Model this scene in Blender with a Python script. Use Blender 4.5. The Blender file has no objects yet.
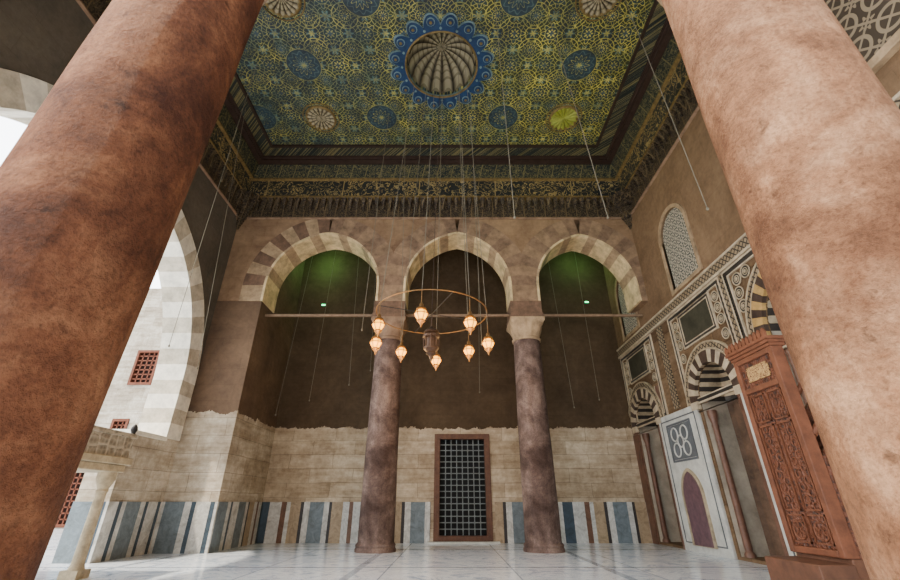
import bpy, math, random, bmesh
from mathutils import Vector
from mathutils.geometry import tessellate_polygon
random.seed(3)
COL=bpy.context.scene.collection
pi=math.pi
# ------------------------------------------------------------ materials
class NT:
    def __init__(s,name,rough=.8,metal=0,spec=.3):
        s.mat=bpy.data.materials.new(name); s.mat.use_nodes=True
        s.t=s.mat.node_tree; s.n=s.t.nodes; s.b=s.n['Principled BSDF']
        s.b.inputs['Roughness'].default_value=rough; s.b.inputs['Metallic'].default_value=metal
        s.b.inputs['Specular IOR Level'].default_value=spec
        s.tc=s.n.new('ShaderNodeTexCoord'); s.vec=s.tc.outputs['Object']
        sp=s.n.new('ShaderNodeSeparateXYZ'); s.t.links.new(s.vec,sp.inputs[0])
        s.x,s.y,s.z=sp.outputs
    def put(s,sock,v):
        if isinstance(v,bpy.types.NodeSocket): s.t.links.new(v,sock)
        elif isinstance(v,(tuple,list)): sock.default_value=(v[0],v[1],v[2],1) if len(sock.default_value)==4 else v
        else: sock.default_value=v
    def m(s,op,a,b=None,c=None,clamp=False):
        n=s.n.new('ShaderNodeMath'); n.operation=op; n.use_clamp=clamp
        for i,v in enumerate((a,b,c)):
            if v is not None: s.put(n.inputs[i],v)
        return n.outputs[0]
    def mix(s,f,a,b,mode='MIX'):
        n=s.n.new('ShaderNodeMix'); n.data_type='RGBA'; n.blend_type=mode
        s.put(n.inputs[0],f); s.put(n.inputs[6],a); s.put(n.inputs[7],b); return n.outputs[2]
    def ramp(s,f,stops,const=False):
        n=s.n.new('ShaderNodeValToRGB'); r=n.color_ramp
        if const: r.interpolation='CONSTANT'
        while len(r.elements)<len(stops): r.elements.new(.5)
        for e,(p,c) in zip(r.elements,stops):
            e.position=p; e.color=(c[0],c[1],c[2],1) if isinstance(c,(tuple,list)) else (c,c,c,1)
        s.put(n.inputs[0],f); return n.outputs[0]
    def noise(s,scale,detail=4,rough=.6,vec=None,dist=0):
        n=s.n.new('ShaderNodeTexNoise'); n.inputs['Scale'].default_value=scale; n.inputs['Detail'].default_value=detail
        n.inputs['Roughness'].default_value=rough; n.inputs['Distortion'].default_value=dist
        s.t.links.new(vec or s.vec,n.inputs['Vector']); return n.outputs[0]
    def vor(s,scale,feat='F1',rand=1,vec=None):
        n=s.n.new('ShaderNodeTexVoronoi'); n.feature=feat; n.inputs['Scale'].default_value=scale
        n.inputs['Randomness'].default_value=rand; s.t.links.new(vec or s.vec,n.inputs['Vector']); return n.outputs['Distance']
    def comb(s,a,b,c=0):
        n=s.n.new('ShaderNodeCombineXYZ'); s.put(n.inputs[0],a); s.put(n.inputs[1],b); s.put(n.inputs[2],c); return n.outputs[0]
    def brick(s,vec,w,h,mort,c1,c2,cm,off=.5):
        n=s.n.new('ShaderNodeTexBrick'); n.offset=off; s.t.links.new(vec,n.inputs['Vector'])
        n.inputs['Scale'].default_value=1; n.inputs['Brick Width'].default_value=w; n.inputs['Row Height'].default_value=h
        n.inputs['Mortar Size'].default_value=mort; n.inputs['Mortar Smooth'].default_value=.3
        s.put(n.inputs['Color1'],c1); s.put(n.inputs['Color2'],c2); s.put(n.inputs['Mortar'],cm); return n.outputs
    def col(s,c): s.put(s.b.inputs['Base Color'],c); return s
    def bump(s,h,st=.3,d=.02):
        n=s.n.new('ShaderNodeBump'); n.inputs['Strength'].default_value=st; n.inputs['Distance'].default_value=d
        s.t.links.new(h,n.inputs['Height']); s.t.links.new(n.outputs[0],s.b.inputs['Normal']); return s
    def emit(s,c,st):
        s.put(s.b.inputs['Emission Color'],c); s.b.inputs['Emission Strength'].default_value=st; return s
    def along(s): return s.m('ADD',s.x,s.y)
def simple(name,c,var=.25,scale=6,rough=.75,metal=0,bump=.2,spec=.3):
    t=NT(name,rough,metal,spec); n=t.noise(scale,6,.7)
    d=tuple(v*(1-var) for v in c); l=tuple(min(1,v*(1+var)) for v in c)
    t.col(t.ramp(n,[(.3,d),(.7,l)])); t.bump(n,bump,.01); return t.mat
def granite(name,c0,c1,c2,sc=1.6,bs=.9,pf=.6):
    t=NT(name,.8,0,.15); n=t.noise(sc,9,.72,dist=.4); f=t.noise(45,3,.7)
    base=t.ramp(n,[(.36,c0),(.5,c1),(.62,c2)])
    sp=t.ramp(f,[(.35,(.35,.33,.31)),(.55,(1,1,1))])
    c=t.mix(.45,base,sp,'MULTIPLY')
    vv=t.comb(t.m('MULTIPLY',t.x,6),t.m('MULTIPLY',t.y,6),t.m('MULTIPLY',t.z,.7))
    st=t.ramp(t.noise(1,5,.6,vv),[(.4,(.55,.45,.4)),(.6,(1,1,1))]); c=t.mix(.4,c,st,'MULTIPLY')
    big=t.ramp(t.noise(.8,6,.7),[(.38,(.4,.32,.28)),(.58,(1.08,1.04,1))]); c=t.mix(.8,c,big,'MULTIPLY')
    pn=t.noise(7,9,.8); pit=t.ramp(pn,[(.33,(.28,.19,.14)),(.4,(1,1,1))]); c=t.mix(pf,c,pit,'MULTIPLY')
    t.col(c); t.bump(t.m('ADD',t.m('ADD',t.noise(9,9,.75),t.m('MULTIPLY',f,.3)),t.m('MULTIPLY',t.m('MINIMUM',pn,.4),3)),bs,.045); return t.mat
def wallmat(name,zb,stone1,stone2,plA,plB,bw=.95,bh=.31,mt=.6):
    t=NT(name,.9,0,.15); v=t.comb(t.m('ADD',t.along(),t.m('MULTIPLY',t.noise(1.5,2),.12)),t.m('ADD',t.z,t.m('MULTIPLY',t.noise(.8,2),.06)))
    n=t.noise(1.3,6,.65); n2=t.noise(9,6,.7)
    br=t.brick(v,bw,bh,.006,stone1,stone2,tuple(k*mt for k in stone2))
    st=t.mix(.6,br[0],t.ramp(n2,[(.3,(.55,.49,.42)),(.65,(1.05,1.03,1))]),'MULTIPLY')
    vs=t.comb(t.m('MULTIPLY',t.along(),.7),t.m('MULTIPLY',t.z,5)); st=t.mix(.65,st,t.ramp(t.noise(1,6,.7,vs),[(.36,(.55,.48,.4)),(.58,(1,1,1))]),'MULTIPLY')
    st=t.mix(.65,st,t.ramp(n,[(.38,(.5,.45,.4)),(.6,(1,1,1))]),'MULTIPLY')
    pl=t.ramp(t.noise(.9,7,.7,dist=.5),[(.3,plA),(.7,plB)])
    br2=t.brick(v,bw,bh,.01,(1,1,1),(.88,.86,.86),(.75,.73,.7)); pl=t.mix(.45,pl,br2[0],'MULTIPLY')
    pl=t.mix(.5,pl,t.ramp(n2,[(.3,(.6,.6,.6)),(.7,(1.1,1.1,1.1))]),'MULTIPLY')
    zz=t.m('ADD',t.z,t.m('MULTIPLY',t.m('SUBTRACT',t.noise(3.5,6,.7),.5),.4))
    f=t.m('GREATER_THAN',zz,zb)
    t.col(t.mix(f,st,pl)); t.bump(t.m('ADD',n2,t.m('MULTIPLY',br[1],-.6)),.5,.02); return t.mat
W=(.55,.55,.52); B=(.045,.07,.095); BL=(.15,.19,.215); K=(.035,.03,.03); BR=(.15,.075,.045); TN=(.36,.27,.17)
def stripes(name,period,stops,rough=.45):
    t=NT(name,rough,0,.35); f=t.m('FRACT',t.m('DIVIDE',t.along(),period))
    c=t.ramp(f,stops,True); n=t.noise(5,7,.75,dist=1)
    c=t.mix(.8,c,t.ramp(n,[(.33,(.45,.42,.38)),(.62,(1.15,1.12,1.1))]),'MULTIPLY')
    t.col(c); t.bump(n,.1,.01); return t.mat
M={}
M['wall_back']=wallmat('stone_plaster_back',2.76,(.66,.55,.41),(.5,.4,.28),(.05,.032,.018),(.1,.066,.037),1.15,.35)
M['wall_left']=wallmat('stone_plaster_left',2.15,(.7,.64,.54),(.56,.5,.4),(.08,.07,.055),(.14,.115,.085),1.1,.38)
M['pier']=wallmat('stone_plaster_pier',2.75,(.68,.61,.5),(.54,.46,.35),(.08,.05,.033),(.18,.115,.07),1.1,.38)
M['arcade']=wallmat('stone_arcade',-1,(.5,.4,.3),(.4,.3,.2),(.17,.1,.06),(.36,.235,.135),.6,.33)
M['court']=wallmat('stone_courtyard',50,(.62,.58,.5),(.52,.48,.4),(.6,.5,.4),(.6,.5,.4),1.2,.5)
M['plaster_r']=wallmat('plaster_qibla',4.9,(.25,.17,.1),(.14,.09,.052),(.13,.08,.043),(.25,.16,.09),.7,.9)
M['vous_a']=simple('voussoir_brown',(.14,.083,.052),.45,5)
M['vous_n']=simple('voussoir_dull',(.19,.12,.075),.45,4)
M['vous_m']=simple('voussoir_mid',(.24,.155,.093),.45,4)
M['vous_b']=simple('voussoir_tan',(.33,.23,.135),.45,4)
M['rim']=simple('voussoir_rim_lit',(.58,.44,.24),.45,4)  # paler tan paints in the light along the arch undersides
M['vous_w']=simple('voussoir_pale',(.72,.67,.56),.25,4)
M['vous_g']=simple('voussoir_grey',(.48,.42,.32),.35,4)
M['white']=simple('marble_white',(.48,.48,.44),.3,3,.4)
M['aged']=simple('marble_aged',(.36,.29,.19),.45,5,.5)
M['grey']=simple('marble_grey',(.36,.31,.24),.45,1.5,.6)
M['iron2']=simple('grille_metal',(.17,.19,.19),.3,12,.5)
M['blue']=simple('marble_slate',(.1,.11,.12),.3,3,.45)
M['black']=simple('marble_black',(.03,.026,.022),.3,5,.45)
M['purple']=simple('porphyry_purple',(.11,.06,.07),.4,6,.45)
M['recess']=simple('recess_marble',(.11,.065,.04),.6,2.5,.7)
M['ochre']=simple('marble_ochre',(.42,.26,.09),.35,6,.5)
M['dgreen']=simple('panel_dark_green',(.045,.042,.028),.5,4,.5)
M['gold']=simple('gilding',(.16,.11,.04),.5,10,.6,.3)
M['dwood']=simple('wood_dark',(.03,.017,.012),.4,8,.6)
M['bwood']=simple('wood_brown',(.1,.042,.022),.35,8,.55)
M['lwood']=simple('lantern_metal',(.055,.035,.025),.35,8,.5,.4)
M['iron']=simple('iron_dark',(.03,.028,.028),.2,12,.5,.6)
M['rope']=simple('cable',(.16,.14,.1),.2,12,.8)
M['brass']=simple('brass',(.22,.12,.045),.3,10,.45,.7)
M['tie']=simple('tie_wood',(.2,.13,.08),.3,8,.7)
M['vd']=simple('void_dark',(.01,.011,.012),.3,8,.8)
M['cream']=simple('cream_carved',(.42,.34,.22),.4,7,.7)
M['bmarb']=simple('marble_brown',(.13,.065,.042),.4,5,.4)
M['colL']=granite('granite_red',(.085,.029,.014),(.19,.072,.032),(.3,.135,.065))
M['colR']=granite('granite_pink',(.13,.06,.03),(.25,.125,.065),(.37,.215,.125),1.4,.8,.45)
M['colM']=granite('granite_purple',(.08,.054,.046),(.155,.11,.095),(.26,.19,.16),1.6,.4,.4)
M['dado_l']=stripes('dado_white_blue',1.15,[(0,W),(.26,B),(.34,W),(.44,BL),(.8,W),(.92,B)])
M['dado_b']=stripes('dado_mixed',2.6,[(0,W),(.05,BR),(.1,W),(.14,TN),(.24,K),(.27,W),(.33,BL),(.47,W),(.52,K),(.55,TN),(.66,W),(.72,BR),(.76,W),(.83,B),(.93,W)])
# floor
t=NT('marble_floor',.15,0,.5); v=t.comb(t.m('ADD',t.x,.95),t.y)
b1=t.brick(v,1.9,.95,.014,(.84,.88,.92),(.72,.78,.85),(.4,.46,.54),0); b2=t.brick(t.comb(t.m('ADD',t.y,.7),t.m('ADD',t.x,1.4)),2.85,3.8,.07,(1,1,1),(.95,.95,.95),(.55,.58,.62),0)
c=t.mix(1,b1[0],b2[0],'MULTIPLY'); vein=t.noise(1.2,9,.8,dist=4); v2=t.noise(3.5,8,.75,dist=5)
c=t.mix(.8,c,t.ramp(vein,[(.38,(.38,.46,.58)),(.5,(1.05,1.05,1.05))]),'MULTIPLY')
t.col(t.mix(.6,c,t.ramp(t.m('ABSOLUTE',t.m('SUBTRACT',v2,.5)),[(0,(.45,.5,.58)),(.03,(1,1,1))]),'MULTIPLY')); M['floor']=t.mat
# painted ceiling
CX,CY=-.2,6.5
def cell(t,a,s,o=0):
    f=t.m('FRACT',t.m('ADD',t.m('DIVIDE',a,s),.5+o)); return t.m('MULTIPLY',t.m('SUBTRACT',f,.5),s)
def polar(t,u,v):
    r=t.m('SQRT',t.m('ADD',t.m('MULTIPLY',u,u),t.m('MULTIPLY',v,v))); return r,t.m('ARCTAN2',v,u)
def band(t,r,a,w): return t.m('LESS_THAN',t.m('ABSOLUTE',t.m('SUBTRACT',r,a)),w)
def star(t,r,th,k,a,b): return t.m('LESS_THAN',r,t.m('ADD',a,t.m('MULTIPLY',t.m('COSINE',t.m('MULTIPLY',th,k)),b)))
t=NT('painted_ceiling',.5,0,.45)
x=t.m('SUBTRACT',t.x,CX); y=t.m('SUBTRACT',t.y,CY)
n=t.m('ADD',t.noise(1.1,4,.6),t.m('MULTIPLY',x,.02))
base=t.ramp(n,[(.35,(.006,.022,.042)),(.5,(.008,.024,.022)),(.65,(.022,.032,.008))])
gold=t.ramp(t.m('ADD',t.noise(1.8,6,.7),t.m('MULTIPLY',x,.016)),[(.33,(.1,.13,.09)),(.47,(.26,.25,.08)),(.6,(.46,.4,.09)),(.7,(.62,.54,.13))])
S,Sy=.8,.75
u=cell(t,x,S); w=cell(t,y,Sy); r,th=polar(t,u,w)
u2=cell(t,x,S,.5); w2=cell(t,y,Sy,.5); r2,th2=polar(t,u2,w2)
u4=cell(t,x,S,.5); w4=cell(t,y,Sy,0); r4,th4=polar(t,u4,w4)
u5=cell(t,x,S,0); w5=cell(t,y,Sy,.5); r5,th5=polar(t,u5,w5)
c=base
sc=t.vor(17,'F1',1); c=t.mix(t.m('LESS_THAN',sc,.17),c,gold)
for (rr,a,ww) in ((r2,.27,.01),(r,.36,.008),(r4,.17,.007),(r5,.17,.007)):
    c=t.mix(band(t,rr,a,ww),c,gold)
c=t.mix(band(t,t.m('ABSOLUTE',u),t.m('ABSOLUTE',w),.007),c,gold)
c=t.mix(band(t,t.m('ADD',t.m('ABSOLUTE',u),t.m('ABSOLUTE',w)),.3,.007),c,gold)
for (rr,tt,k,q) in ((r2,th2,10,1.5),(r,th,8,1.75)):
    c=t.mix(star(t,rr,tt,k,.115*q,.045),c,gold); c=t.mix(star(t,rr,tt,k,.1*q,.045),c,(.01,.032,.045)); c=t.mix(band(t,rr,.08*q,.005),c,gold); c=t.mix(star(t,rr,tt,k,.045*q,.028),c,gold); c=t.mix(star(t,rr,tt,k/2,.028*q,.014),c,(.03,.06,.09))
for (rr,tt) in ((r4,th4),(r5,th5)):
    c=t.mix(star(t,rr,tt,6,.08,.035),c,(.07,.14,.16)); c=t.mix(star(t,rr,tt,6,.05,.025),c,gold)
U=cell(t,x,3.2,.5); V=cell(t,y,3.0,.5); R,TH=polar(t,U,V)
U3=cell(t,x,3.2,0); V3=cell(t,y,30,0); R3,TH3=polar(t,U3,V3)
for (RR,TT) in ((R,TH),(R3,TH3)):
    c=t.mix(t.m('LESS_THAN',RR,.4),c,gold); c=t.mix(t.m('LESS_THAN',RR,.388),c,(.012,.035,.055))
    c=t.mix(star(t,RR,TT,12,.32,.035),c,(.06,.1,.11)); c=t.mix(star(t,RR,TT,12,.295,.035),c,(.012,.035,.06)); 
    c=t.mix(star(t,RR,TT,12,.2,.05),c,gold); c=t.mix(star(t,RR,TT,12,.18,.05),c,(.015,.04,.065)); c=t.mix(star(t,RR,TT,12,.1,.03),c,(.1,.14,.12)); c=t.mix(star(t,RR,TT,6,.05,.02),c,gold)
q=t.noise(2.2,7,.75); c=t.mix(.9,c,t.ramp(q,[(.38,(.33,.36,.4)),(.6,(1.1,1.1,1))]),'MULTIPLY')
t.col(c); t.bump(t.noise(20,3),.2,.01); M['ceil']=t.mat
# friezes
def frieze(name,bg,fg,zs,sc,th=.035):
    t=NT(name,.5,0,.4); a=t.along(); vv=t.comb(t.m('MULTIPLY',a,sc),t.m('MULTIPLY',t.z,sc))
    n1=t.noise(1.0,2,.5,vv,1.2); ln=t.m('LESS_THAN',t.m('ABSOLUTE',t.m('SUBTRACT',n1,.5)),th)
    u=cell(t,a,zs); s=t.m('LESS_THAN',t.m('ABSOLUTE',u),.014)
    c=t.mix(ln,bg,fg); c=t.mix(s,c,fg); q=t.noise(3,4)
    t.col(t.mix(.6,c,t.ramp(q,[(.3,(.5,.5,.5)),(.65,(1,1,1))]),'MULTIPLY')); t.bump(ln,.4,.02); return t.mat
M['fr1']=frieze('frieze_inscription',(.008,.012,.014),(.34,.25,.1),2.2,6,.028)
M['fr2']=frieze('frieze_arabesque',(.01,.018,.018),(.17,.145,.06),.42,12)
M['fr3']=frieze('frieze_brown',(.02,.013,.01),(.14,.1,.05),.3,16)
t=NT('inlay_band',.55); v=t.m('ABSOLUTE',cell(t,t.y,.12)); z=t.m('ABSOLUTE',cell(t,t.z,.12)); k=t.m('LESS_THAN',t.m('ABSOLUTE',t.m('SUBTRACT',t.m('ADD',v,z),.06)),.017)
nn=t.noise(6,5); t.col(t.mix(.6,t.mix(k,(.3,.23,.145),(.035,.027,.02)),t.ramp(nn,[(.3,(.5,.45,.4)),(.65,(1,1,1))]),'MULTIPLY')); M['zig']=t.mat
def carved(name,a,b,sc):
    t=NT(name,.5,0,.4); v1=t.vor(sc,'DISTANCE_TO_EDGE',.35); v2=t.vor(sc*2.3,'F1',.6)
    h=t.m('ADD',t.m('MULTIPLY',t.m('LESS_THAN',v1,.09),1),t.m('MULTIPLY',v2,.6))
    t.col(t.ramp(h,[(.15,a),(.6,b),(1,b)])); t.bump(h,.9,.03); return t.mat
M['carve']=carved('carved_wood',(.022,.008,.005),(.12,.038,.017),13)
M['owood']=simple('wood_orange',(.13,.045,.021),.4,7,.6)
M['stucco2']=carved('carved_stone',(.2,.17,.12),(.42,.36,.27),6)
def lattice(name,bg,fg,s,em=0):
    t=NT(name,.6); a=t.along(); u=cell(t,a,s); w=cell(t,t.z,s); r,th=polar(t,u,w)
    u2=cell(t,a,s,.5); w2=cell(t,t.z,s,.5); r2,th2=polar(t,u2,w2)
    k=t.m('MAXIMUM',band(t,r,s*.36,s*.055),t.m('LESS_THAN',t.m('ABSOLUTE',t.m('SUBTRACT',t.m('ABSOLUTE',u),t.m('ABSOLUTE',w))),s*.05))
    k=t.m('MAXIMUM',k,t.m('MULTIPLY',star(t,r2,th2,8,s*.2,s*.06),t.m('GREATER_THAN',r2,s*.12)))
    c=t.mix(k,bg,fg); t.col(c); t.bump(k,.8,.03)
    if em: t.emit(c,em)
    return t.mat
M['stucco']=lattice('star_strapwork',(.05,.036,.024),(.24,.185,.12),.42)
M['grille']=lattice('stucco_grille_glow',(.06,.065,.055),(.4,.35,.27),.2,.2)  # faint emission over the whole pane stands in for daylight behind it
M['wgrille']=simple('wood_lattice',(.03,.012,.008),.3,8,.8)
M['wbar']=simple('wood_lattice_bar',(.13,.04,.02),.3,8,.8)
t=NT('lantern_glass',.3); t.col((.8,.3,.02)); t.emit((1,.42,.015),5); M['glow']=t.mat
t=NT('green_lamp',.3); t.col((.1,.9,.3)); t.emit((.1,1,.35),6); M['green']=t.mat
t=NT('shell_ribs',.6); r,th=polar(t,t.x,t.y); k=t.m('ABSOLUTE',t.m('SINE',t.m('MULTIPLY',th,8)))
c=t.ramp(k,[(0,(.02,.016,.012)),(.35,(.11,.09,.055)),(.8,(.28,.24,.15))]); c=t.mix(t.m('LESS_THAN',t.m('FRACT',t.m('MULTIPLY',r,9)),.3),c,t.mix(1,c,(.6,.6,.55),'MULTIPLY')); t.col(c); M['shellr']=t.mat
# ------------------------------------------------------------ mesh builder
class MB:
    def __init__(s): s.v=[]; s.f=[]; s.m=[]; s.k=0
    def add(s,vs,fs):
        o=len(s.v); s.v+= [tuple(p) for p in vs]
        for f in fs: s.f.append(tuple(i+o for i in f)); s.m.append(s.k)
    def hexa(s,a,b):
        s.add(list(a)+list(b),[(0,1,2,3),(7,6,5,4),(0,4,5,1),(1,5,6,2),(2,6,7,3),(3,7,4,0)])
    def box(s,x0,x1,y0,y1,z0,z1,tp=0):
        s.hexa([(x0+tp,y0+tp,z0),(x0+tp,y1-tp,z0),(x1-tp,y1-tp,z0),(x1-tp,y0+tp,z0)],[(x0,y0,z1),(x0,y1,z1),(x1,y1,z1),(x1,y0,z1)])
    def lathe(s,prof,c=(0,0,0),n=32,fn=None,cap=True,lean=(0,0)):
        vs=[];fs=[]
        for i,(r,z) in enumerate(prof):
            for j in range(n):
                a=2*pi*j/n; rr=fn(r,z,a,i) if fn else r
                vs.append((c[0]+lean[0]*z+rr*math.cos(a),c[1]+lean[1]*z+rr*math.sin(a),c[2]+z))
        for i in range(len(prof)-1):
            for j in range(n):
                k=(j+1)%n; fs.append((i*n+j,i*n+k,(i+1)*n+k,(i+1)*n+j))
        if cap: fs.append(tuple(range(n-1,-1,-1))); fs.append(tuple((len(prof)-1)*n+j for j in range(n)))
        s.add(vs,fs)
    def rod(s,p,q,r,r2=None,n=8):
        p=Vector(p);q=Vector(q);d=(q-p).normalized(); a=d.orthogonal().normalized(); b=d.cross(a); r2=r if r2 is None else r2
        vs=[p+(a*math.cos(2*pi*j/n)+b*math.sin(2*pi*j/n))*r for j in range(n)]+[q+(a*math.cos(2*pi*j/n)+b*math.sin(2*pi*j/n))*r2 for j in range(n)]
        s.add(vs,[(j,(j+1)%n,n+(j+1)%n,n+j) for j in range(n)]+[tuple(range(n-1,-1,-1)),tuple(range(n,2*n))])
    def torus(s,c,R,r,ax='z',n=48,k=8):
        vs=[];fs=[]
        for i in range(n):
            A=2*pi*i/n
            for j in range(k):
                b=2*pi*j/k; q=(R+r*math.cos(b)); p=(q*math.cos(A),q*math.sin(A),r*math.sin(b))
                if ax=='x': p=(p[2],p[0],p[1])
                if ax=='y': p=(p[0],p[2],p[1])
                vs.append((c[0]+p[0],c[1]+p[1],c[2]+p[2]))
                fs.append((i*k+j,((i+1)%n)*k+j,((i+1)%n)*k+(j+1)%k,i*k+(j+1)%k))
        s.add(vs,fs)
    def plate(s,loops,plane,d0,d1):
        P=lambda a,b,d: {'x':(d,a,b),'y':(a,d,b),'z':(a,b,d)}[plane]
        tri=tessellate_polygon([[Vector((a,b,0)) for a,b in L] for L in loops])
        flat=[p for L in loops for p in L]; n=len(flat)
        vs=[P(a,b,d0) for a,b in flat]+[P(a,b,d1) for a,b in flat]
        fs=[tuple(q) for q in tri]+[tuple(i+n for i in reversed(q)) for q in tri]; o=0
        for L in loops:
            l=len(L)
            for i in range(l): j=(i+1)%l; fs.append((o+i,o+j,o+j+n,o+i+n))
            o+=l
        s.add(vs,fs)
    def ring(s,plane,c,a,e,z0,z1,w,d0,d1,nv=9,lim=None,mats=(0,1),stilt=1):
        P=lambda p,d: (d,p[0],p[1]) if plane=='x' else (p[0],d,p[1])
        pts=[]; sub=3; R=a+e; a1=math.acos(e/R)
        if z1>z0:
            for i in range(stilt*sub): pts.append((-a,z0+(z1-z0)*i/(stilt*sub),-1,0))
        for i in range(nv*sub+1):
            A=pi-a1*i/(nv*sub); pts.append((e+R*math.cos(A),z1+R*math.sin(A),math.cos(A),math.sin(A)))
        left=pts; right=[(-x,z,-nx,nz) for x,z,nx,nz in reversed(pts)]
        def outer(p):
            x,z,nx,nz=p; ww=w
            if lim:
                L=(c-lim[0]) if x<0 or nx<0 else (lim[1]-c)
                if abs(nx)>1e-4: ww=min(w,max(.01,(L-abs(x))/abs(nx)))
            return (c+x+nx*ww,z+nz*ww)
        for side,sgn in ((left,0),(right,1)):
            N=len(side)-1
            for i in range(N):
                p,q=side[i],side[i+1]; k=(i//sub) if sgn==0 else ((N-1-i)//sub)
                mm=mats[sgn] if isinstance(mats[0],tuple) else mats
                s.k=mm[k%len(mm)]
                s.hexa([P((c+p[0],p[1]),d0),P(outer(p),d0),P(outer(q),d0),P((c+q[0],q[1]),d0)],[P((c+p[0],p[1]),d1),P(outer(p),d1),P(outer(q),d1),P((c+q[0],q[1]),d1)])
    def done(s,name,mats,parent=None,loc=(0,0,0),smooth=False,bevel=0,**kw):
        me=bpy.data.meshes.new(name); me.from_pydata(s.v,[],s.f)
        for m in (mats if isinstance(mats,list) else [mats]): me.materials.append(M[m])
        me.polygons.foreach_set('material_index',s.m)
        if smooth:
            me.polygons.foreach_set('use_smooth',[True]*len(s.f))
            me.set_sharp_from_angle(angle=math.radians(40))
        me.validate(); me.update()
        bm=bmesh.new(); bm.from_mesh(me); bmesh.ops.recalc_face_normals(bm,faces=bm.faces); bm.to_mesh(me); bm.free()
        o=bpy.data.objects.new(name,me); o.location=loc; COL.objects.link(o)
        if parent: o.parent=parent
        if bevel:
            b=o.modifiers.new('b','BEVEL'); b.width=bevel; b.segments=2; b.limit_method='ANGLE'
        for k,v in kw.items(): o[k]=v
        return o
def thing(name,loc,label,cat,group=None,st=False):
    o=bpy.data.objects.new(name,None); o.empty_display_size=.2; o.location=loc; COL.objects.link(o); o['label']=label; o['category']=cat
    if group: o['group']=group
    if st: o['kind']='structure'
    return o
def struct(mb,name,mats,label,cat,**k): return mb.done(name,mats,kind='structure',label=label,category=cat,**k)
def archpts(c,a,e,zb,z1,n=14):
    R=a+e; a1=math.acos(e/R); L=[]
    for i in range(n+1):
        A=pi-a1*i/n; L.append((c+e+R*math.cos(A),z1+R*math.sin(A)))
    Rr=[(2*c-x,z) for x,z in reversed(L[:-1])]
    return [(c-a,zb)]+L+Rr+[(c+a,zb)]
# ------------------------------------------------------------ dims
XL,XR,YF,YB,YW=-6.0,5.1,1.75,9.9,12.3
XO=XL-.6
AX=-4.85; HC=10.0
b=MB(); b.box(-32,12,-16,24,-.3,0); struct(b,'floor','floor','pale blue-white veined marble paving with dark inlaid joints','floor')
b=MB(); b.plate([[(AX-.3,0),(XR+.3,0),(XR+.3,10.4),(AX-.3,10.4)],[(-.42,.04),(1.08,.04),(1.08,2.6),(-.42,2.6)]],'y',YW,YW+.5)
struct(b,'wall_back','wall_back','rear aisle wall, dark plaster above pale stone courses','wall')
b=MB(); b.box(AX,-.5,YW-.03,YW,0,.92); b.box(1.15,XR,YW-.03,YW,0,.92); struct(b,'trim_1','dado_b','striped marble dado along the rear wall','dado')
b=MB(); b.box(AX,AX+.03,YB+.9,YW-.03,0,.92); struct(b,'trim_2','dado_b','striped marble dado on the aisle side wall','dado')
b=MB(); b.box(XO,AX,YB+.02,YW,0,5.55); b.box(XO,AX,YB+.75,YW,5.55,10.4); struct(b,'wall_pier','pier','pale stone pier with brown plaster above and aisle side wall','wall')
b=MB(); b.box(XL,AX+.03,YB-.03,YB+.02,0,.92); b.box(AX,AX+.03,YB+.02,YB+.9,0,.92); struct(b,'trim_3','dado_l','white and blue striped marble dado around the stone pier','dado')
# arcades
def arcade(y0,y1,arches,xl,xr,label,mats,nm):
    b=MB(); env=[]
    W_=.62
    for i,(c,a,e,l,r) in enumerate(arches):
        b.ring('y',c,a+.06,e,5.55,6.0,W_-.06,y0,y1,9,(l,r),((1,2),(3,5)) if i==0 else ((3,5),(3,5)))
        b.ring('y',c,a,e,5.55,6.0,.06,y0-.02,y1+.02,9,None,(4,4,1))
        n=26
        for i in range(n+1):
            x=l+(r-l)*i/n; R=a+e+W_-.06; q=R*R-(abs(x-c)+e)**2
            if q>0: env.append((x,max(5.56,6.0+math.sqrt(q))))
            else: env.append((x,5.56))
    pts=[(xl,5.55)]+env+[(xr,5.55),(xr,10.4),(xl,10.4)]
    pts=[p for i,p in enumerate(pts) if i==0 or (abs(p[0]-pts[i-1][0])+abs(p[1]-pts[i-1][1]))>1e-4]
    b.k=0; b.plate([pts],'y',y0+.02,y1-.02)
    return struct(b,nm,mats,label,'wall')
C1,C2=-1.55,1.95
rear=[(-3.37,1.45,.15,-5.6,C1),(.2,1.36,.27,C1,C2),(3.6,1.27,.3,C2,XR)]
AM=['arcade','vous_b','vous_a','vous_m','rim','vous_n']
arcade(YB,YB+.78,rear,XL,XR,'brown stone arcade wall with weathered striped pointed arches',AM,'wall_arcade')
F1,F2=-1.73,1.95
front=[(-3.6,1.45,.15,-5.6,F1),(.1,1.44,.2,F1,F2),(3.6,1.27,.3,F2,XR)]
arcade(YF-.36,YF+.36,front,XL,XR,'entrance arcade wall carried on granite columns',AM,'wall_front')
b=MB(); b.box(XO,-5.05,YF-.36,YF+.36,0,5.56); b.box(4.87,XR,YF-.36,YF+.36,0,5.56); struct(b,'wall_front_pier','pier','stone end piers of the entrance arcade','wall')
YC=6.2
op=archpts(YC,3.2,0,0,3.35,24); op=[(YC-3.2,0)]+op[1:-1]+[(YC+3.2,2.1),(YC+2.15,2.1),(YC+2.15,0)]
b=MB(); b.plate([[(YF+.36,0),(YF+.36,10.4),(YB+.02,10.4),(YB+.02,0)]+list(reversed(op))],'x',XO,XL); struct(b,'wall_left','wall_left','side wall with great courtyard arch, pale stone and grey plaster','wall')
b=MB(); b.ring('x',YC,3.17,0,2.12,3.35,.5,XO-.03,XL+.04,14,None,(0,1),4); struct(b,'trim_4',['vous_w','vous_g'],'pale banded stone voussoirs of the great courtyard arch','arch')
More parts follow.
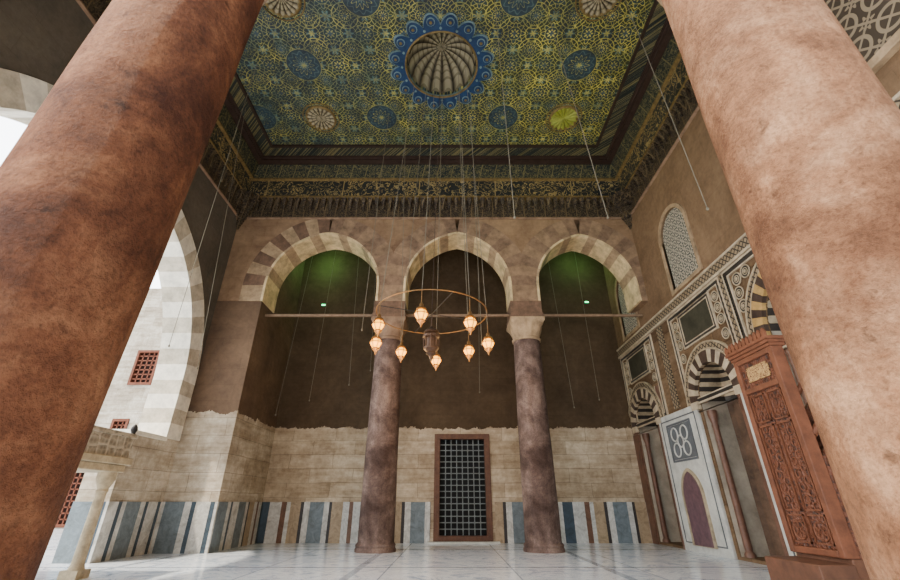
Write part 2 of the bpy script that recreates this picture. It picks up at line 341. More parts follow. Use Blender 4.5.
b=MB(); b.box(XL,XL+.03,YC+2.15,YB-.03,0,.92); b.box(XO,XL+.03,YC+2.12,YC+2.15,0,.92); struct(b,'trim_5','dado_l','white and blue striped marble dado on the side wall','dado')
b=MB(); b.box(XO-.05,XL+.05,YC+2.1,YC+3.2,2.06,2.14); struct(b,'trim_42','vous_w','pale stone ledge at the foot of the arch jamb','ledge')
# right wall
holes=[archpts(11.35,.62,0,.05,2.75),archpts(8.15,.62,0,.05,2.75),archpts(5.55,.8,0,.05,3.35)]
wins=[(11.2,.5,5.2,6.5),(8.1,.55,5.2,6.45),(5.4,.55,5.2,6.45)]
for c,a,zb,z1 in wins: holes.append(archpts(c,a,.0,zb,z1))
b=MB(); b.plate([[(YF-.4,0),(YW+.5,0),(YW+.5,10.4),(YF-.4,10.4)]]+holes,'x',XR,XR+.6); struct(b,'wall_right','plaster_r','prayer wall with brown plaster above marble cladding','wall')
b=MB(); b.box(XR+.95,XR+1.0,YF-.4,YW+.5,0,10.4); struct(b,'wall_outer','vous_a','outer masonry behind the niches','wall')
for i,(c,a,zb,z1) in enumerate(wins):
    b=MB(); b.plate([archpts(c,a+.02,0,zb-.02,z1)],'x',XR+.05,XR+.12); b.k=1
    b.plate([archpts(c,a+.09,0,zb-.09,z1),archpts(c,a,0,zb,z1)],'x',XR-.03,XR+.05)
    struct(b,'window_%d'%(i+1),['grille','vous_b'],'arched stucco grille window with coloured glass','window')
# ceilings
b=MB(); DR=.8
circ=[(CX+DR*math.cos(2*pi*i/48),CY+DR*math.sin(2*pi*i/48)) for i in range(48)]
b.plate([[(XL,YF),(XR,YF),(XR,YB+.1),(XL,YB+.1)],circ],'z',HC,HC+.1); struct(b,'ceiling','ceil','painted wooden ceiling with gilded geometric rosettes on green and blue','ceiling')
b=MB(); b.box(XO-.1,XR+1,YF-.4,YW+.5,10.8,11.0); struct(b,'ceiling_roof','dwood','timber roof over the hall','ceiling')
b=MB(); b.box(AX,XR,YB+.78,YW,8.9,9.0)
for i in range(16): x=AX+.3+i*.64; b.box(x-.09,x+.09,YB+.78,YW,8.68,8.9)
struct(b,'ceiling_aisle','dwood','dark beamed timber ceiling above the aisle','ceiling')
def sweep(prof):
    b=MB(); y0=YF+.36
    vs=[]
    for o,z in prof: vs+= [(XL+o,y0+o,z),(XR-o,y0+o,z),(XR-o,YB-o,z),(XL+o,YB-o,z)]
    fs=[(i*4+j,i*4+(j+1)%4,(i+1)*4+(j+1)%4,(i+1)*4+j) for i in range(len(prof)-1) for j in range(4)]
    b.add(vs,fs); return b
def teeth(b,z0,z1,o0,o1,step,w,y0=YF+.36):
    def wed(ax,p,side):
        for (h0,h1,k) in ((z0,z0+(z1-z0)*.45,.55),(z0+(z1-z0)*.45,z1,1)):
            ww=w*k; oa=o1*k+o0*(1-k)
            if ax=='y':
                s=-1 if side else 1; Y=YB if side else y0
                b.hexa([(p-ww*.5,Y,h0),(p+ww*.5,Y,h0),(p+ww*.3,Y+s*oa*.6,h0),(p-ww*.3,Y+s*oa*.6,h0)],[(p-ww,Y,h1),(p+ww,Y,h1),(p+ww,Y+s*oa,h1),(p-ww,Y+s*oa,h1)])
            else:
                s=-1 if side else 1; X=XR if side else XL
                b.hexa([(X,p-ww*.5,h0),(X,p+ww*.5,h0),(X+s*oa*.6,p+ww*.3,h0),(X+s*oa*.6,p-ww*.3,h0)],[(X,p-ww,h1),(X,p+ww,h1),(X+s*oa,p+ww,h1),(X+s*oa,p-ww,h1)])
    x=XL+step/2
    while x<XR: wed('y',x,1); wed('y',x,0); x+=step
    y=y0+step/2
    while y<YB: wed('x',y,1); wed('x',y,0); y+=step
specs=[([(0,8.1),(.05,8.12),(.05,8.15),(.02,8.16)],'vous_n','thin brown lower moulding of the ceiling cornice'),
([(.02,8.16),(.03,8.75)],'fr3','carved brown frieze below the ceiling'),
([(.03,8.75),(.2,8.75),(.2,8.79)],'gold','gilded fillet of the cornice'),
([(.2,8.79),(.22,9.3)],'fr1','gilded inscription frieze on dark blue ground'),
([(.22,9.3),(.3,9.32),(.3,9.36),(.26,9.36)],'gold','upper gilded moulding of the cornice'),
([(.26,9.36),(.36,9.8)],'fr2','painted arabesque cove below the ceiling'),
([(.36,9.8),(.36,9.84),(.5,9.84),(.5,9.9),(.56,9.9),(.56,10.0)],'dwood','dark timber border around the painted ceiling')]
for i,(p,m,l) in enumerate(specs):
    b=sweep(p)
    if i==1: teeth(b,8.4,8.75,.04,.17,.19,.075)
    struct(b,'trim_%d'%(i+6),m,l,'cornice')
b=MB(); y0=YF+.36
for (o0,o1,z) in ((.56,.9,9.95),):
    b.plate([[(XL+o0,y0+o0),(XR-o0,y0+o0),(XR-o0,YB-o0),(XL+o0,YB-o0)],[(XL+o1,y0+o1),(XR-o1,y0+o1),(XR-o1,YB-o1),(XL+o1,YB-o1)]],'z',z,9.995)
struct(b,'trim_13','fr2','painted border band framing the ceiling field','ceiling border')
b=MB()
for (o0,o1,z) in ((.9,.96,9.93),(.54,.58,9.94)):
    b.plate([[(XL+o0,y0+o0),(XR-o0,y0+o0),(XR-o0,YB-o0),(XL+o0,YB-o0)],[(XL+o1,y0+o1),(XR-o1,y0+o1),(XR-o1,YB-o1),(XL+o1,YB-o1)]],'z',z,9.995)
struct(b,'trim_43','dwood','dark timber fillets edging the ceiling border','ceiling border')
for i,(x,s) in enumerate(((XL,1),(XR,-1))):
    b=MB()
    for k in range(7):
        w=.1+.075*k; z=7.75+.15*k
        for q in range(3): b.box(min(x,x+s*w*(1-q*.3)),max(x,x+s*w*(1-q*.3)),YB-w*(.4+.3*q),YB,z+.02*q,z+.15,.03)
    struct(b,'trim_%d'%(14+i),'fr3','stepped stalactite bracket in the cornice corner','bracket')
# medallions
M['medblue']=simple('paint_blue',(.01,.033,.085),.4,6,.5); M['medblue2']=simple('paint_pale',(.12,.18,.19),.4,6,.5)
M['ygreen']=simple('paint_yellow_green',(.22,.24,.035),.4,6,.5)
def medallion(cx,cy,r,label,mat2,domed):
    th=thing('ceiling_medallion',(cx,cy,HC),label,'ceiling medallion')
    b=MB(); n=128; k=16; vs=[];fs=[]; m=16
    for i in range(m+1):
        q=i/m
        for j in range(n):
            a=2*pi*j/n; fl=abs(math.sin(a*k/2))
            if domed: z=.68*math.sqrt(max(0,1-q**2.2))-.02+.13*fl*min(1,q*1.6)
            else: z=-.02-.06*fl*min(1,q*1.5)*(1-.3*q)
            rr=r*q*(1-.05*(1-fl)*(q**3))
            vs.append((rr*math.cos(a),rr*math.sin(a),z))
    for i in range(m):
        for j in range(n): fs.append((i*n+j,i*n+(j+1)%n,(i+1)*n+(j+1)%n,(i+1)*n+j))
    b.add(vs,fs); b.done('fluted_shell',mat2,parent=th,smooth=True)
    b=MB()
    if domed:
        NP=16; N=NP*10; pa=[]
        for j in range(N):
            a=2*pi*j/N; R=.98+.25*abs(math.sin(a*NP/2))**.8; pa.append((R*math.cos(a),R*math.sin(a)))
        inn=[(.8*math.cos(2*pi*j/64),.8*math.sin(2*pi*j/64)) for j in range(64)]
        b.k=1; b.plate([pa,inn],'z',-.04,-.005); b.k=0
        pb=[(x*.97,y*.97) for x,y in pa]; b.plate([pb,[(x*1.03,y*1.03) for x,y in inn]],'z',-.055,-.04)
        for j in range(NP):
            a=2*pi*(j+.5)/NP; ca,sa=math.cos(a),math.sin(a)
            b.k=1; b.lathe([(.092,-.02),(.088,0)],(1.06*ca,1.06*sa,-.055),14)
            b.k=0; b.lathe([(.074,-.02),(.07,0)],(1.06*ca,1.06*sa,-.07),12)
            b.k=2; b.lathe([(.035,-.02),(.03,0)],(1.06*ca,1.06*sa,-.085),8)
            a=2*pi*j/NP; b.k=1; b.lathe([(.03,-.02),(.026,0)],(.91*math.cos(a),.91*math.sin(a),-.055),8)
        b.k=2; b.torus((0,0,-.05),.825,.025,'z',64,8)
        b.done('scalloped_border',['medblue','medblue2','gold'],parent=th)
    else:
        b.torus((0,0,-.02),r,.04,'z',48,8); b.torus((0,0,-.02),r+.1,.015,'z',48,6); b.done('rim','gold',parent=th,smooth=True)
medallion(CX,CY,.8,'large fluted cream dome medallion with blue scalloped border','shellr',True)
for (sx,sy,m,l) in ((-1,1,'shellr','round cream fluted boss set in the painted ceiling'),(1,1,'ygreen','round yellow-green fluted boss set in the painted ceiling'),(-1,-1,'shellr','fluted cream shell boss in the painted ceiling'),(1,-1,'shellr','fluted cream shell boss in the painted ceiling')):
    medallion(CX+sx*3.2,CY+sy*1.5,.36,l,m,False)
# ------------------------------------------------------------ columns
def sq(h): return lambda a: h/max(abs(math.cos(a)),abs(math.sin(a)))
def column(x,y,r0,r1,mat,label,style,lean=(0,0)):
    bx,by=-lean[0]*4.55,-lean[1]*4.55
    th=thing('column',(x+bx,y+by,0),label,'column','arcade columns')
    b=MB(); b.lathe([(r0*1.12,0),(r0*1.12,.05),(r0*1.07,.08),(r0*1.1,.12),(r0,.17)],n=48); b.done('column_base',mat,parent=th,smooth=True)
    b=MB(); prof=[(r0+(r1-r0)*(i/24)**1.3,.15+4.4*i/24) for i in range(25)]
    b.lathe(prof,n=64,fn=lambda r,z,a,i:r*(1+.006*math.sin(3*a+z*2)+.005*math.sin(7*a-z*5)),lean=lean); b.done('column_shaft',mat,parent=th,smooth=True)
    b=MB()
    pr=[(0,r1*1.08,4.55),(0,r1*1.1,4.6),(0,r1*1.0,4.63),(.1,r1*1.05,4.72),(.35,r1*1.15,4.82),(.7,.4,4.93),(1,.43,5.02),(1,.43,5.1)]
    def fn(r,z,a,i):
        k=pr[i][0]; q=sq(r)(a); rr=r*(1-k)+q*k
        return rr*(1+.035*abs(math.sin(8*a))*(1 if .0<k<.9 else 0)*(1 if style else .3))
    b.lathe([(p[1],p[2]) for p in pr],(-bx,-by,0),n=64,fn=fn); b.done('capital','vous_b' if style else 'vous_n',parent=th,smooth=True)
    b=MB(); b.box(-.42-bx,.42-bx,-.4-by,.4-by,5.1,5.22); b.box(-.4-bx,.4-bx,-.38-by,.38-by,5.22,5.55); b.done('impost_block','vous_a',parent=th,bevel=.01)
column(C1,YB+.39,.38,.33,'colM','dark purplish granite column carrying the rear arcade',0)
column(C2,YB+.39,.38,.33,'colM','dark purplish granite column with carved pale capital',1)
column(F1,YF,.345,.35,'colL','massive weathered reddish granite column near the entrance',0,(.022,.018))
column(F2,YF,.39,.36,'colR','massive pinkish tan granite column near the entrance',1)
for (a,c) in ((AX,C1-.4),(C1+.4,C2-.4),(C2+.4,XR-.05)):
    b=MB(); L=c-a; b.box(-L/2,L/2,-.03,.03,-.03,.03); b.done('tie_beam','tie',loc=((a+c)/2,YB+.39,5.3),label='slim dark wooden tie beam spanning between arch imposts',category='tie beam',group='arcade tie beams')
# door
d=thing('door_1',(.33,YW,0),'brown wooden frame with dark square iron grille','door',None,True)
b=MB(); b.plate([[(-.75,.04),(.75,.04),(.75,2.6),(-.75,2.6)],[(-.6,.16),(.6,.16),(.6,2.46),(-.6,2.46)]],'y',-.06,.12); b.done('door_frame','bwood',parent=d,bevel=.01)
b=MB()
for i in range(1,8): b.rod((-.6+.15*i,.03,.16),(-.6+.15*i,.03,2.46),.012)
for i in range(1,16): b.rod((-.6,.03,.16+.144*i),(.6,.03,.16+.144*i),.012)
for i in range(1,8):
    for j in range(1,16): b.box(-.6+.15*i-.02,-.6+.15*i+.02,.01,.05,.16+.144*j-.02,.16+.144*j+.02)
b.done('iron_grille','iron2',parent=d)
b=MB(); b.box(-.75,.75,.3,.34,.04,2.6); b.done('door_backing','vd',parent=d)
b=MB(); b.box(-.9,.9,-.25,0,0,.04); b.done('threshold','white',parent=d)
# ------------------------------------------------------------ qibla wall marble
x=XR
def frame(b,y0,y1,z0,z1,w,t):
    b.box(x-t,x,y0,y1,z1-w,z1); b.box(x-t,x,y0,y1,z0,z0+w); b.box(x-t,x,y0,y0+w,z0+w,z1-w); b.box(x-t,x,y1-w,y1,z0+w,z1-w)
TN_=[20]
def tname(): TN_[0]+=1; return 'trim_%d'%TN_[0]
def niche(cy,a,zs,label,nb,mats):
    th=thing(tname(),(0,0,0),label,'prayer niche',None,True)
    b=MB()
    S=[(0,1),(.5,.97),(.56,.85),(.6,.6),(.62,.3),(.62,0),(.62,-.3),(.6,-.6),(.56,-.85),(.5,-.97),(0,-1)]
    ns=len(S); rows=[(0,1),(.5,1),(zs,1)]+[(zs+a*math.sin(k/10*pi/2),math.cos(k/10*pi/2)) for k in range(1,11)]
    for i in range(len(rows)-1):
        for j in range(ns-1):
            q=[]
            for (ii,jj) in ((i,j),(i,j+1),(i+1,j+1),(i+1,j)):
                z,k=rows[ii]; d=S[jj][0]*(.35+.65*k) ; q.append((XR+.02+d,cy+a*S[jj][1]*k,z))
            b.k=(0 if j in (0,ns-2) else 1) if i<2 else (2 if i%2 else 3)
            b.add(q,[(0,1,2,3)])
    b.done('niche_shell',['grey','recess','aged','black'],parent=th)
    b=MB(); b.ring('x',cy,a,0,zs-.15,zs,.24,x-.07,x+.1,nb,None,(0,1)); b.done('niche_arch',mats,parent=th)
    b=MB(); b.plate([archpts(cy,a+.28,0,zs-.2,zs),archpts(cy,a+.245,0,zs-.2,zs)],'x',x-.06,x); b.plate([archpts(cy,a+.42,0,zs-.2,zs),archpts(cy,a+.385,0,zs-.2,zs)],'x',x-.05,x); b.done('arch_border','aged',parent=th)
    b=MB(); b.plate([archpts(cy,a+.385,0,zs-.2,zs),archpts(cy,a+.28,0,zs-.2,zs)],'x',x-.04,x); b.done('arch_band','zig',parent=th)
    for s in (-1,1):
        b=MB(); yy=cy+s*(a-.1)
        b.lathe([(.09,0),(.09,.1),(.06,.14),(.065,.2),(.055,zs-.55),(.065,zs-.5),(.055,zs-.46),(.09,zs-.3),(.09,zs-.2)],(x+.12,yy,0),16)
        b.done('colonnette','bmarb',parent=th,smooth=True)
M['nw']=simple('niche_cream',(.44,.36,.25),.35,5,.5)
M['nb']=simple('niche_dark',(.055,.035,.026),.4,5,.5)
niche(11.35,.62,2.75,'arched prayer niche with striped hood in marble wall',9,['nw','nb'])
niche(8.15,.62,2.75,'striped arched niche with deep shadowed recess',9,['nw','nb'])
niche(5.55,.8,3.35,'main mihrab niche with ochre and dark striped arch',11,['ochre','nb'])
def roundel(th,c,z,R):
    b=MB(); b.torus((x-.02,c,z),R,.012,'x',20,6); b.torus((x-.02,c,z),R*.55,.008,'x',16,6); b.k=1; b.plate([[(c+R*.9*math.cos(i*pi/8),z+R*.9*math.sin(i*pi/8)) for i in range(16)]],'x',x-.02,x); b.k=0
    b.plate([[(c+(R*.4 if i%2 else R*.18)*math.cos(i*pi/6),z+(R*.4 if i%2 else R*.18)*math.sin(i*pi/6)) for i in range(12)]],'x',x-.03,x); b.done('roundel',['aged','black'],parent=th)
def panel(cy,hw,label):
    th=thing(tname(),(0,0,0),label,'marble panel',None,True)
    b=MB(); frame(b,cy-hw,cy+hw,2.7,4.74,.035,.035); frame(b,cy-.64,cy+.64,3.86,4.64,.03,.035); frame(b,cy-.56,cy+.56,3.94,4.56,.018,.035); frame(b,cy-hw+.1,cy+hw-.1,2.8,4.64,.02,.035); b.done('panel_frame','nw',parent=th)
    b=MB(); frame(b,cy-hw+.035,cy+hw-.035,2.735,4.705,.065,.028); frame(b,cy-.61,cy+.61,3.89,4.61,.05,.028); b.done('panel_inlay','black',parent=th)
    b=MB(); b.box(x-.02,x,cy-.54,cy+.54,3.96,4.54); b.done('dark_slab','dgreen',parent=th)
    for s in (-1,1):
        c=cy+s*(hw-.26)
        for z in (4.45,4.22,3.99,3.7): roundel(th,c,z,.1)
        b=MB(); b.box(x-.03,x,c-.13,c-.115,2.85,3.5); b.box(x-.03,x,c+.115,c+.13,2.85,3.5); b.done('panel_fillet','aged',parent=th)
        b=MB(); b.box(x-.02,x,c-.1,c+.1,2.87,3.48); b.done('stone_inset','bmarb',parent=th)
panel(11.2,1.05,'tan marble panel with dark slab and aged cream roundels')
panel(8.15,1.05,'tan marble panel with dark slab and aged cream roundels')
th=thing(tname(),(0,0,0),'inlaid marble surround of the main mihrab with roundels','marble panel',None,True)
b=MB(); frame(b,4.1,6.98,3.0,4.74,.035,.035); frame(b,4.22,6.86,3.12,4.62,.025,.035); b.done('panel_frame','nw',parent=th)
b=MB(); frame(b,4.135,6.945,3.035,4.705,.085,.03); b.done('panel_inlay','black',parent=th)
for s in (-1,1):
    for z,dy in ((4.45,1.1),(4.2,1.15),(3.95,1.15),(4.47,.85)): roundel(th,5.55+s*dy,z,.11)
b=MB(); b.box(x-.05,x,YF+.3,YW,4.8,4.98); struct(b,'trim_16','zig','black and cream inlaid marble band crowning the cladding','marble band')
b=MB(); b.box(x-.07,x,YF+.3,YW,4.98,5.02); b.box(x-.06,x,YF+.3,YW,4.75,4.8); struct(b,'trim_17','nw','aged marble string course on the prayer wall','moulding')
b=MB()
for yy in (9.68,7.04,4.0): b.box(x-.03,x,yy-.12,yy+.12,2.78,4.72)
struct(b,'trim_18','zig','vertical inlaid marble strips between panels','marble band')
def slab(y0,y1,label):
    th=thing(tname(),(0,0,0),label,'marble panel',None,True); c=(y0+y1)/2; h=(y1-y0)/2
    b=MB(); b.box(x-.06,x,y0,y1,0,2.72); b.done('slab','white',parent=th,bevel=.01)
    b=MB(); frame(b,y0+.12,y1-.12,.15,2.6,.025,.07); frame(b,c-h*.6,c+h*.6,1.7,2.5,.04,.08); b.done('slab_border','blue',parent=th)
    b=MB(); b.box(x-.075,x-.06,c-h*.55,c+h*.55,1.75,2.45); b.done('knot_ground','blue',parent=th)
    for s in (-1,1):
        for q in (-1,1): b=MB(); b.torus((x-.08,c+s*h*.24,2.1+q*.16),.14,.017,'x',24,6); b.done('knot_ring','white',parent=th)
    b=MB(); b.torus((x-.08,c,2.1),.12,.017,'x',24,6); b.done('knot_ring','white',parent=th)
    b=MB(); b.plate([archpts(c,h*.42,.15,.12,1.0)],'x',x-.085,x-.05); b.done('porphyry_arch','purple',parent=th)
    b=MB(); b.plate([archpts(c,h*.42+.06,.15,.12,1.0),archpts(c,h*.42,.15,.13,1.0)],'x',x-.1,x-.05); b.done('arch_moulding','aged',parent=th)
slab(8.86,10.62,'white marble slab with circle knot and purple pointed arch')
slab(6.5,7.42,'narrow white marble slab with pointed arch inlay')
b=MB()
for (a,c) in ((11.98,12.3),(7.42,7.52),(10.62,10.72)): b.box(x-.05,x,a,c,0,2.72)
struct(b,'trim_19','bmarb','brown marble upright slabs beside the niches','marble slab')
b=MB(); b.box(x-.06,x,2.3,3.95,5.6,7.1); b.k=1; frame(b,2.2,4.05,5.5,7.2,.12,.1); struct(b,'trim_20',['stucco','vous_b'],'carved star strapwork panel high on the wall','carved panel')
# ------------------------------------------------------------ minbar
mb=thing('minbar',(3.5,4.7,0),'carved dark red-brown wooden pulpit portal with stairs against marble wall','pulpit')
def part(nm,mat,f,**k): b=MB(); f(b); return b.done(nm,mat,parent=mb,**k)
hw=.34; zb=.46; zt=2.42
part('plinth','bwood',lambda b:(b.box(-.32,1.5,-hw-.02,hw+.02,0,.2),b.box(-.32,0.0,-hw-.02,hw+.02,.2,.42),b.box(0,1.5,-hw,hw,.2,zb)),bevel=.01)
def fr(b):
    b.box(-.05,.08,-hw,-hw+.07,zb,zt); b.box(-.05,.08,hw-.07,hw,zb,zt); b.box(-.05,.08,-hw+.07,hw-.07,zb,zb+.06); b.box(-.05,.08,-hw+.07,hw-.07,2.02,2.08); b.box(-.05,.08,-hw+.07,hw-.07,zt-.06,zt)
part('portal_frame','owood',fr,bevel=.008)
t=NT('inscription_gold',.5); vv=t.comb(t.m('MULTIPLY',t.y,26),t.m('MULTIPLY',t.z,20)); n1=t.noise(1,1,.5,vv,1.2)
t.col(t.mix(t.m('LESS_THAN',t.m('ABSOLUTE',t.m('SUBTRACT',n1,.5)),.05),(.4,.25,.1),(.1,.035,.016))); M['plq']=t.mat
part('inscription_plaque','plq',lambda b:b.box(-.03,.05,-hw+.16,hw-.16,2.14,zt-.12))
part('plaque_ground','carve',lambda b:b.box(-.02,.05,-hw+.07,hw-.07,2.08,zt-.06))
def leaf(s):
    def f(b):
        y0,y1=(0.005,hw-.07) if s>0 else (-hw+.07,-.005)
        b.k=0; b.box(-.02,.03,y0,y1,zb+.06,2.02); b.k=1
        c=(y0+y1)/2; w=(y1-y0)/2-.02
        for (a,d) in ((zb+.09,.8),(.83,1.66),(1.69,1.99)):
            b.box(-.04,-.02,c-w,c+w,a,a+.015); b.box(-.04,-.02,c-w,c+w,d-.015,d); b.box(-.04,-.02,c-w,c-w+.012,a,d); b.box(-.04,-.02,c+w-.012,c+w,a,d)
        for q in range(14): b.torus((-.026,c+(.045 if q%2 else -.045),.87+q*.058),.035,.006,'x',14,5)
        for q in range(6): b.torus((-.026,c+(.04 if q%2 else -.04),1.735+q*.04),.03,.005,'x',12,5)
        b.torus((-.026,c,.66),.08,.008,'x',18,5)
        for q in range(6): b.torus((-.026,c+.05*math.cos(q*pi/3),.66+.05*math.sin(q*pi/3)),.03,.005,'x',12,5)
    return f
part('door_leaf',['carve','owood'],leaf(1)); part('door_leaf',['carve','owood'],leaf(-1))
def corn(b):
    for i,(o,z) in enumerate(((.01,zt),(.03,zt+.035),(.05,zt+.07))): b.box(-.05-o,.1+o,-hw-o*.6,hw+o*.6,z,z+.035)
    for i in range(11):
        y=-hw+.0+i*(2*hw)/10; b.plate([[(y-.02,zt+.105),(y+.02,zt+.105),(y+.033,zt+.15),(y,zt+.2),(y-.033,zt+.15)]],'x',-.09,-.065)
part('cornice','owood',corn)
def stairs(b):
    for i in range(6): b.box(.08+.23*i,1.46,-hw+.05,hw-.05,zb+.22*i,zb+.22*(i+1))
part('stairs','bwood',stairs)
def side(s):
    def f(b):
        y0,y1=(hw-.05,hw) if s>0 else (-hw,-hw+.05)
        b.plate([[(.08,zb),(1.46,zb),(1.46,2.8),(.08,1.3)]],'y',y0,y1)
    return f
part('side_panel','carve',side(1)); part('side_panel','carve',side(-1))
for s in (-1,1):
    part('handrail','owood',lambda b:(b.rod((.08,s*(hw-.025),1.5),(1.46,s*(hw-.025),3.0),.035),[b.rod((.2+.19*i,s*(hw-.025),1.35+.19*i*1.07),(.2+.19*i,s*(hw-.025),1.62+.19*i*1.08),.018) for i in range(7)]))
# ------------------------------------------------------------ chandelier
HX,HY,HZ,HR=-.32,6.9,3.88,.97
ch=thing('chandelier',(HX,HY,HZ),'iron ring chandelier with eight glowing amber lanterns hung on ropes','chandelier')
b=MB(); b.torus((0,0,0),HR,.01,'z',64,8); b.done('ring','brass',parent=ch,smooth=True)
b=MB()
for i in range(2):
    a=pi/8+i*pi/2; b.rod((HR*math.cos(a),HR*math.sin(a),0),(-HR*math.cos(a),-HR*math.sin(a),0),.007)
b.done('spokes','iron',parent=ch)
lm=None; LP=[]
angs=[-150,-97,-49,-3,46,87,128,174]; dzs=[-.16,-.18,-.22,-.32,-.2,-.3,-.2,-.26]
for i in range(8):
    a=math.radians(angs[i]); px,py=HR*math.cos(a),HR*math.sin(a); dz=dzs[i]+.06
    if lm is None:
        b=MB(); b.rod((0,0,.1),(0,0,-.16),.007); b.lathe([(.01,-.1),(.03,-.13),(.035,-.17),(.075,-.2),(.08,-.22),(.06,-.235)],n=20)
        b.lathe([(.055,-.39),(.065,-.41),(.032,-.44),(.015,-.47),(.004,-.51)],n=20)
        for k in range(6):
            A=k*pi/3; ca,sa=math.cos(A),math.sin(A); b.rod((.075*ca,.075*sa,-.225),(.108*ca,.108*sa,-.295),.006); b.rod((.108*ca,.108*sa,-.295),(.058*ca,.058*sa,-.395),.006)
        b.torus((0,0,-.295),.103,.007,'z',24,6)
        lm=b.done('lantern','brass',parent=ch,loc=(px,py,dz),smooth=True)
        b=MB(); b.lathe([(.056,-.23),(.078,-.255),(.1,-.295),(.09,-.335),(.065,-.37),(.052,-.395)],n=20); lg=b.done('glass_shade','glow',parent=lm,smooth=True)
    else:
        l2=lm.copy(); l2.location=(px,py,dz); COL.objects.link(l2); g2=lg.copy(); g2.parent=l2; COL.objects.link(g2)
    b=MB(); b.rod((px,py,dz),(px*.6+.1,py*.6-.3,HC-HZ-.03),.005,n=6); b.done('suspension_rope','rope',parent=ch)
    LP.append((HX+px,HY+py,HZ+dz-.62))
b=MB(); b.rod((0,0,0),(0,0,-.3),.008); b.rod((0,0,0),(.1,-.3,HC-HZ-.03),.005); b.lathe([(.02,-.24),(.06,-.28),(.13,-.33),(.14,-.36),(.09,-.38)],n=12); b.lathe([(.14,-.39),(.15,-.41),(.15,-.44),(.13,-.45)],n=12)
for k in range(8): A=k*pi/4; b.rod((.135*math.cos(A),.135*math.sin(A),-.45),(.12*math.cos(A),.12*math.sin(A),-.62),.012)
b.lathe([(.085,-.44),(.08,-.62)],n=12)
b.lathe([(.13,-.62),(.13,-.65),(.08,-.7),(.09,-.73),(.04,-.77),(.015,-.86)],n=12)
b.done('central_lantern','lwood',parent=ch)
cab=[((.9,5.06,10),(.93,5,4.6)),((1.92,5.1,10),(2.27,5,4.6)),((3.1,4.5,9.95),(3.37,4.5,4.37)),((-4.41,6.37,9.95),(-5.55,8,3.7)),((-5.2,7.6,9.9),(-5.6,9.2,3.6)),((-3.6,11.5,8.68),(-3.8,11.6,3.4)),((-2.9,11.5,8.68),(-2.75,11.5,3.8)),((-2.3,11.3,8.68),(-2.2,11.5,4.2)),((3.0,11.4,8.68),(3.3,11.5,3.2)),((3.9,11.4,8.68),(4.0,11.5,3.4)),((.9,11.5,8.68),(.8,11.5,3.6)),((-1.2,8.3,9.95),(-1.0,8.3,3.5)),((-4.2,11.3,8.68),(-4.6,11.5,3)),((-1.6,7.9,9.95),(-1.75,7.9,4.0)),((.55,7.9,9.95),(.62,7.9,3.7)),((-4.9,5.8,9.95),(-5.3,6.6,4.2))]
for p,q in cab:
    b=MB(); P=Vector(p); Q=Vector(q)-P; b.rod((0,0,0),tuple(Q),.0055,n=6); b.lathe([(.012,-.05),(.02,-.03),(.008,0)],tuple(Q),8)
    b.done('hanging_cable','rope',loc=p,label='thin lamp cable hanging from the ceiling',category='cable',group='lamp cables')
for (gx,gz) in ((4.34,6.6),(-4.0,6.5)):
    g=thing('emergency_lamp',(gx,YW,gz),'small green glowing lamp box on plaster wall','lamp')
    b=MB(); b.box(-.07,.07,-.06,.01,-.035,.035); b.done('housing','iron',parent=g)
    b=MB(); b.box(-.055,.055,-.07,-.06,-.022,.022); b.done('lit_lens','green',parent=g)
# ------------------------------------------------------------ marble platform
dk=thing('marble_platform',(-5.9,6.25,0),'small pale marble platform on slender columns near the courtyard arch','platform')
b=MB(); b.box(-1.1,1.05,-.62,.62,1.3,1.4); b.box(-1.15,1.1,-.67,.67,1.4,1.5); b.done('entablature','cream',parent=dk,bevel=.012)
b=MB()
for (a,c,d,e) in ((-1.1,1.05,.56,.62),(-1.1,1.05,-.62,-.56),(.99,1.05,-.56,.56)): b.box(a,c,d,e,1.5,1.78)
b.box(-1.13,1.08,.53,.65,1.78,1.84); b.box(-1.13,1.08,-.65,-.53,1.78,1.84); b.box(.96,1.08,-.53,.53,1.78,1.84)
b.done('parapet','stucco2',parent=dk)
for (cx,cy) in ((.9,.5),(.9,-.5),(-.95,.5),(-.95,-.5)):
    b=MB(); b.box(cx-.12,cx+.12,cy-.12,cy+.12,0,.1); b.lathe([(.1,.1),(.08,.15),(.075,.2),(.065,1.02),(.08,1.05),(.07,1.08),(.12,1.2),(.12,1.3)],(cx,cy,0),20); b.done('leg','cream',parent=dk,smooth=True)
for (cx,cy) in ((1.02,.59),(1.02,-.59)):
    b=MB(); b.lathe([(.04,1.84),(.03,1.86),(.05,1.91),(.04,1.95),(.01,1.99)],(cx,cy,0),16); b.done('finial','iron',parent=dk,smooth=True)
# ------------------------------------------------------------ courtyard
wn=[(-14.45,-13.5,5.7,7.2),(-14.55,-13.95,3.3,4.1),(-17,-14.6,.1,2.9)]
b=MB(); b.plate([[(-32,0),(XO-.9,0),(XO-.9,10.5),(-32,10.5)]]+[[(a,d),(c,d),(c,e),(a,e)] for a,c,d,e in wn],'y',19,19.6)
struct(b,'wall_courtyard','court','sunlit pale courtyard facade with wooden lattice windows','wall')
for i,(a,c,d,e) in enumerate(wn):
    b=MB(); b.box(a,c,19.25,19.3,d,e); b.k=1; b.plate([[(a-.06,d-.06),(c+.06,d-.06),(c+.06,e+.06),(a-.06,e+.06)],[(a+.05,d+.05),(c-.05,d+.05),(c-.05,e-.05),(a+.05,e-.05)]],'y',18.95,19.2)
    nx=max(3,int((c-a)/.2)); nz=max(4,int((e-d)/.2))
    for k in range(1,nx): X=a+(c-a)*k/nx; b.box(X-.025,X+.025,19.0,19.06,d,e)
    for k in range(1,nz): Z=d+(e-d)*k/nz; b.box(a,c,19.0,19.06,Z-.025,Z+.025)
    struct(b,'window_%d'%(i+4),['wgrille','wbar'],'brown wooden lattice window in the courtyard facade','window')
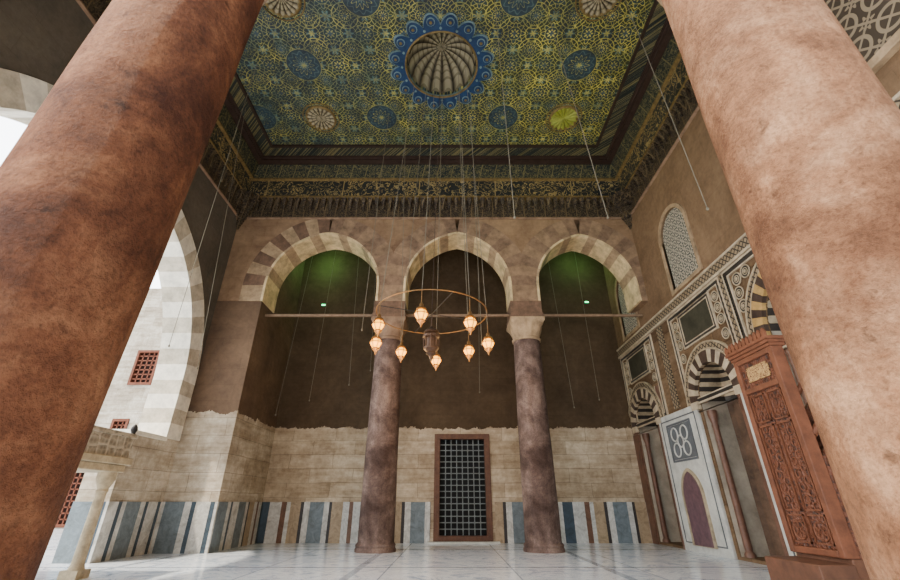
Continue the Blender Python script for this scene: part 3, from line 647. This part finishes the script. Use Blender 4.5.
# ------------------------------------------------------------ light
w=bpy.data.worlds.new('World'); bpy.context.scene.world=w; w.use_nodes=True
nt=w.node_tree; bg=nt.nodes['Background']; bg.inputs[0].default_value=(.92,.96,1,1)
tc=nt.nodes.new('ShaderNodeTexCoord'); sp=nt.nodes.new('ShaderNodeSeparateXYZ'); nt.links.new(tc.outputs['Generated'],sp.inputs[0])
mm=nt.nodes.new('ShaderNodeMath'); mm.operation='MULTIPLY_ADD'; nt.links.new(sp.outputs[0],mm.inputs[0]); mm.inputs[1].default_value=-5.0; mm.inputs[2].default_value=4.7
m2=nt.nodes.new('ShaderNodeMath'); m2.operation='MULTIPLY_ADD'; nt.links.new(sp.outputs[1],m2.inputs[0]); m2.inputs[1].default_value=1.5; nt.links.new(mm.outputs[0],m2.inputs[2])
m3=nt.nodes.new('ShaderNodeMath'); m3.operation='MAXIMUM'; nt.links.new(m2.outputs[0],m3.inputs[0]); m3.inputs[1].default_value=.4
nt.links.new(m3.outputs[0],bg.inputs[1])
def light(tp,name,loc,e,c,size=.2):
    l=bpy.data.lights.new(name,tp); l.energy=e; l.color=c
    if tp=='POINT': l.shadow_soft_size=size
    o=bpy.data.objects.new(name,l); o.location=loc; COL.objects.link(o)
    return o
s=light('SUN','sun_light',(-8,-8,20),9,(1,.87,.7)); s.data.angle=.03
s.rotation_euler=Vector((.45,.32,-1)).to_track_quat('-Z','Y').to_euler()
for i,p in enumerate(LP): light('POINT','lantern_light',p,26,(1,.56,.2),.08)
light('POINT','green_lamp_light',(4.1,YW-.6,7.9),26,(.3,1,.3),.15)
light('POINT','green_lamp_light',(-4.0,YW-.6,7.9),36,(.3,1,.3),.15)
light('POINT','ceiling_fill_light',(2.6,7.6,8.0),22,(.9,1,.3),.2)  # added yellow-green fill for the right of the ceiling, no fixture there
cam=bpy.data.cameras.new('camera'); cam.sensor_width=36; cam.lens=17; cam.clip_start=.05
co=bpy.data.objects.new('camera',cam); co.location=(0,0,.9); co.rotation_euler=(math.radians(90+26.6),0,0); COL.objects.link(co)
bpy.context.scene.camera=co
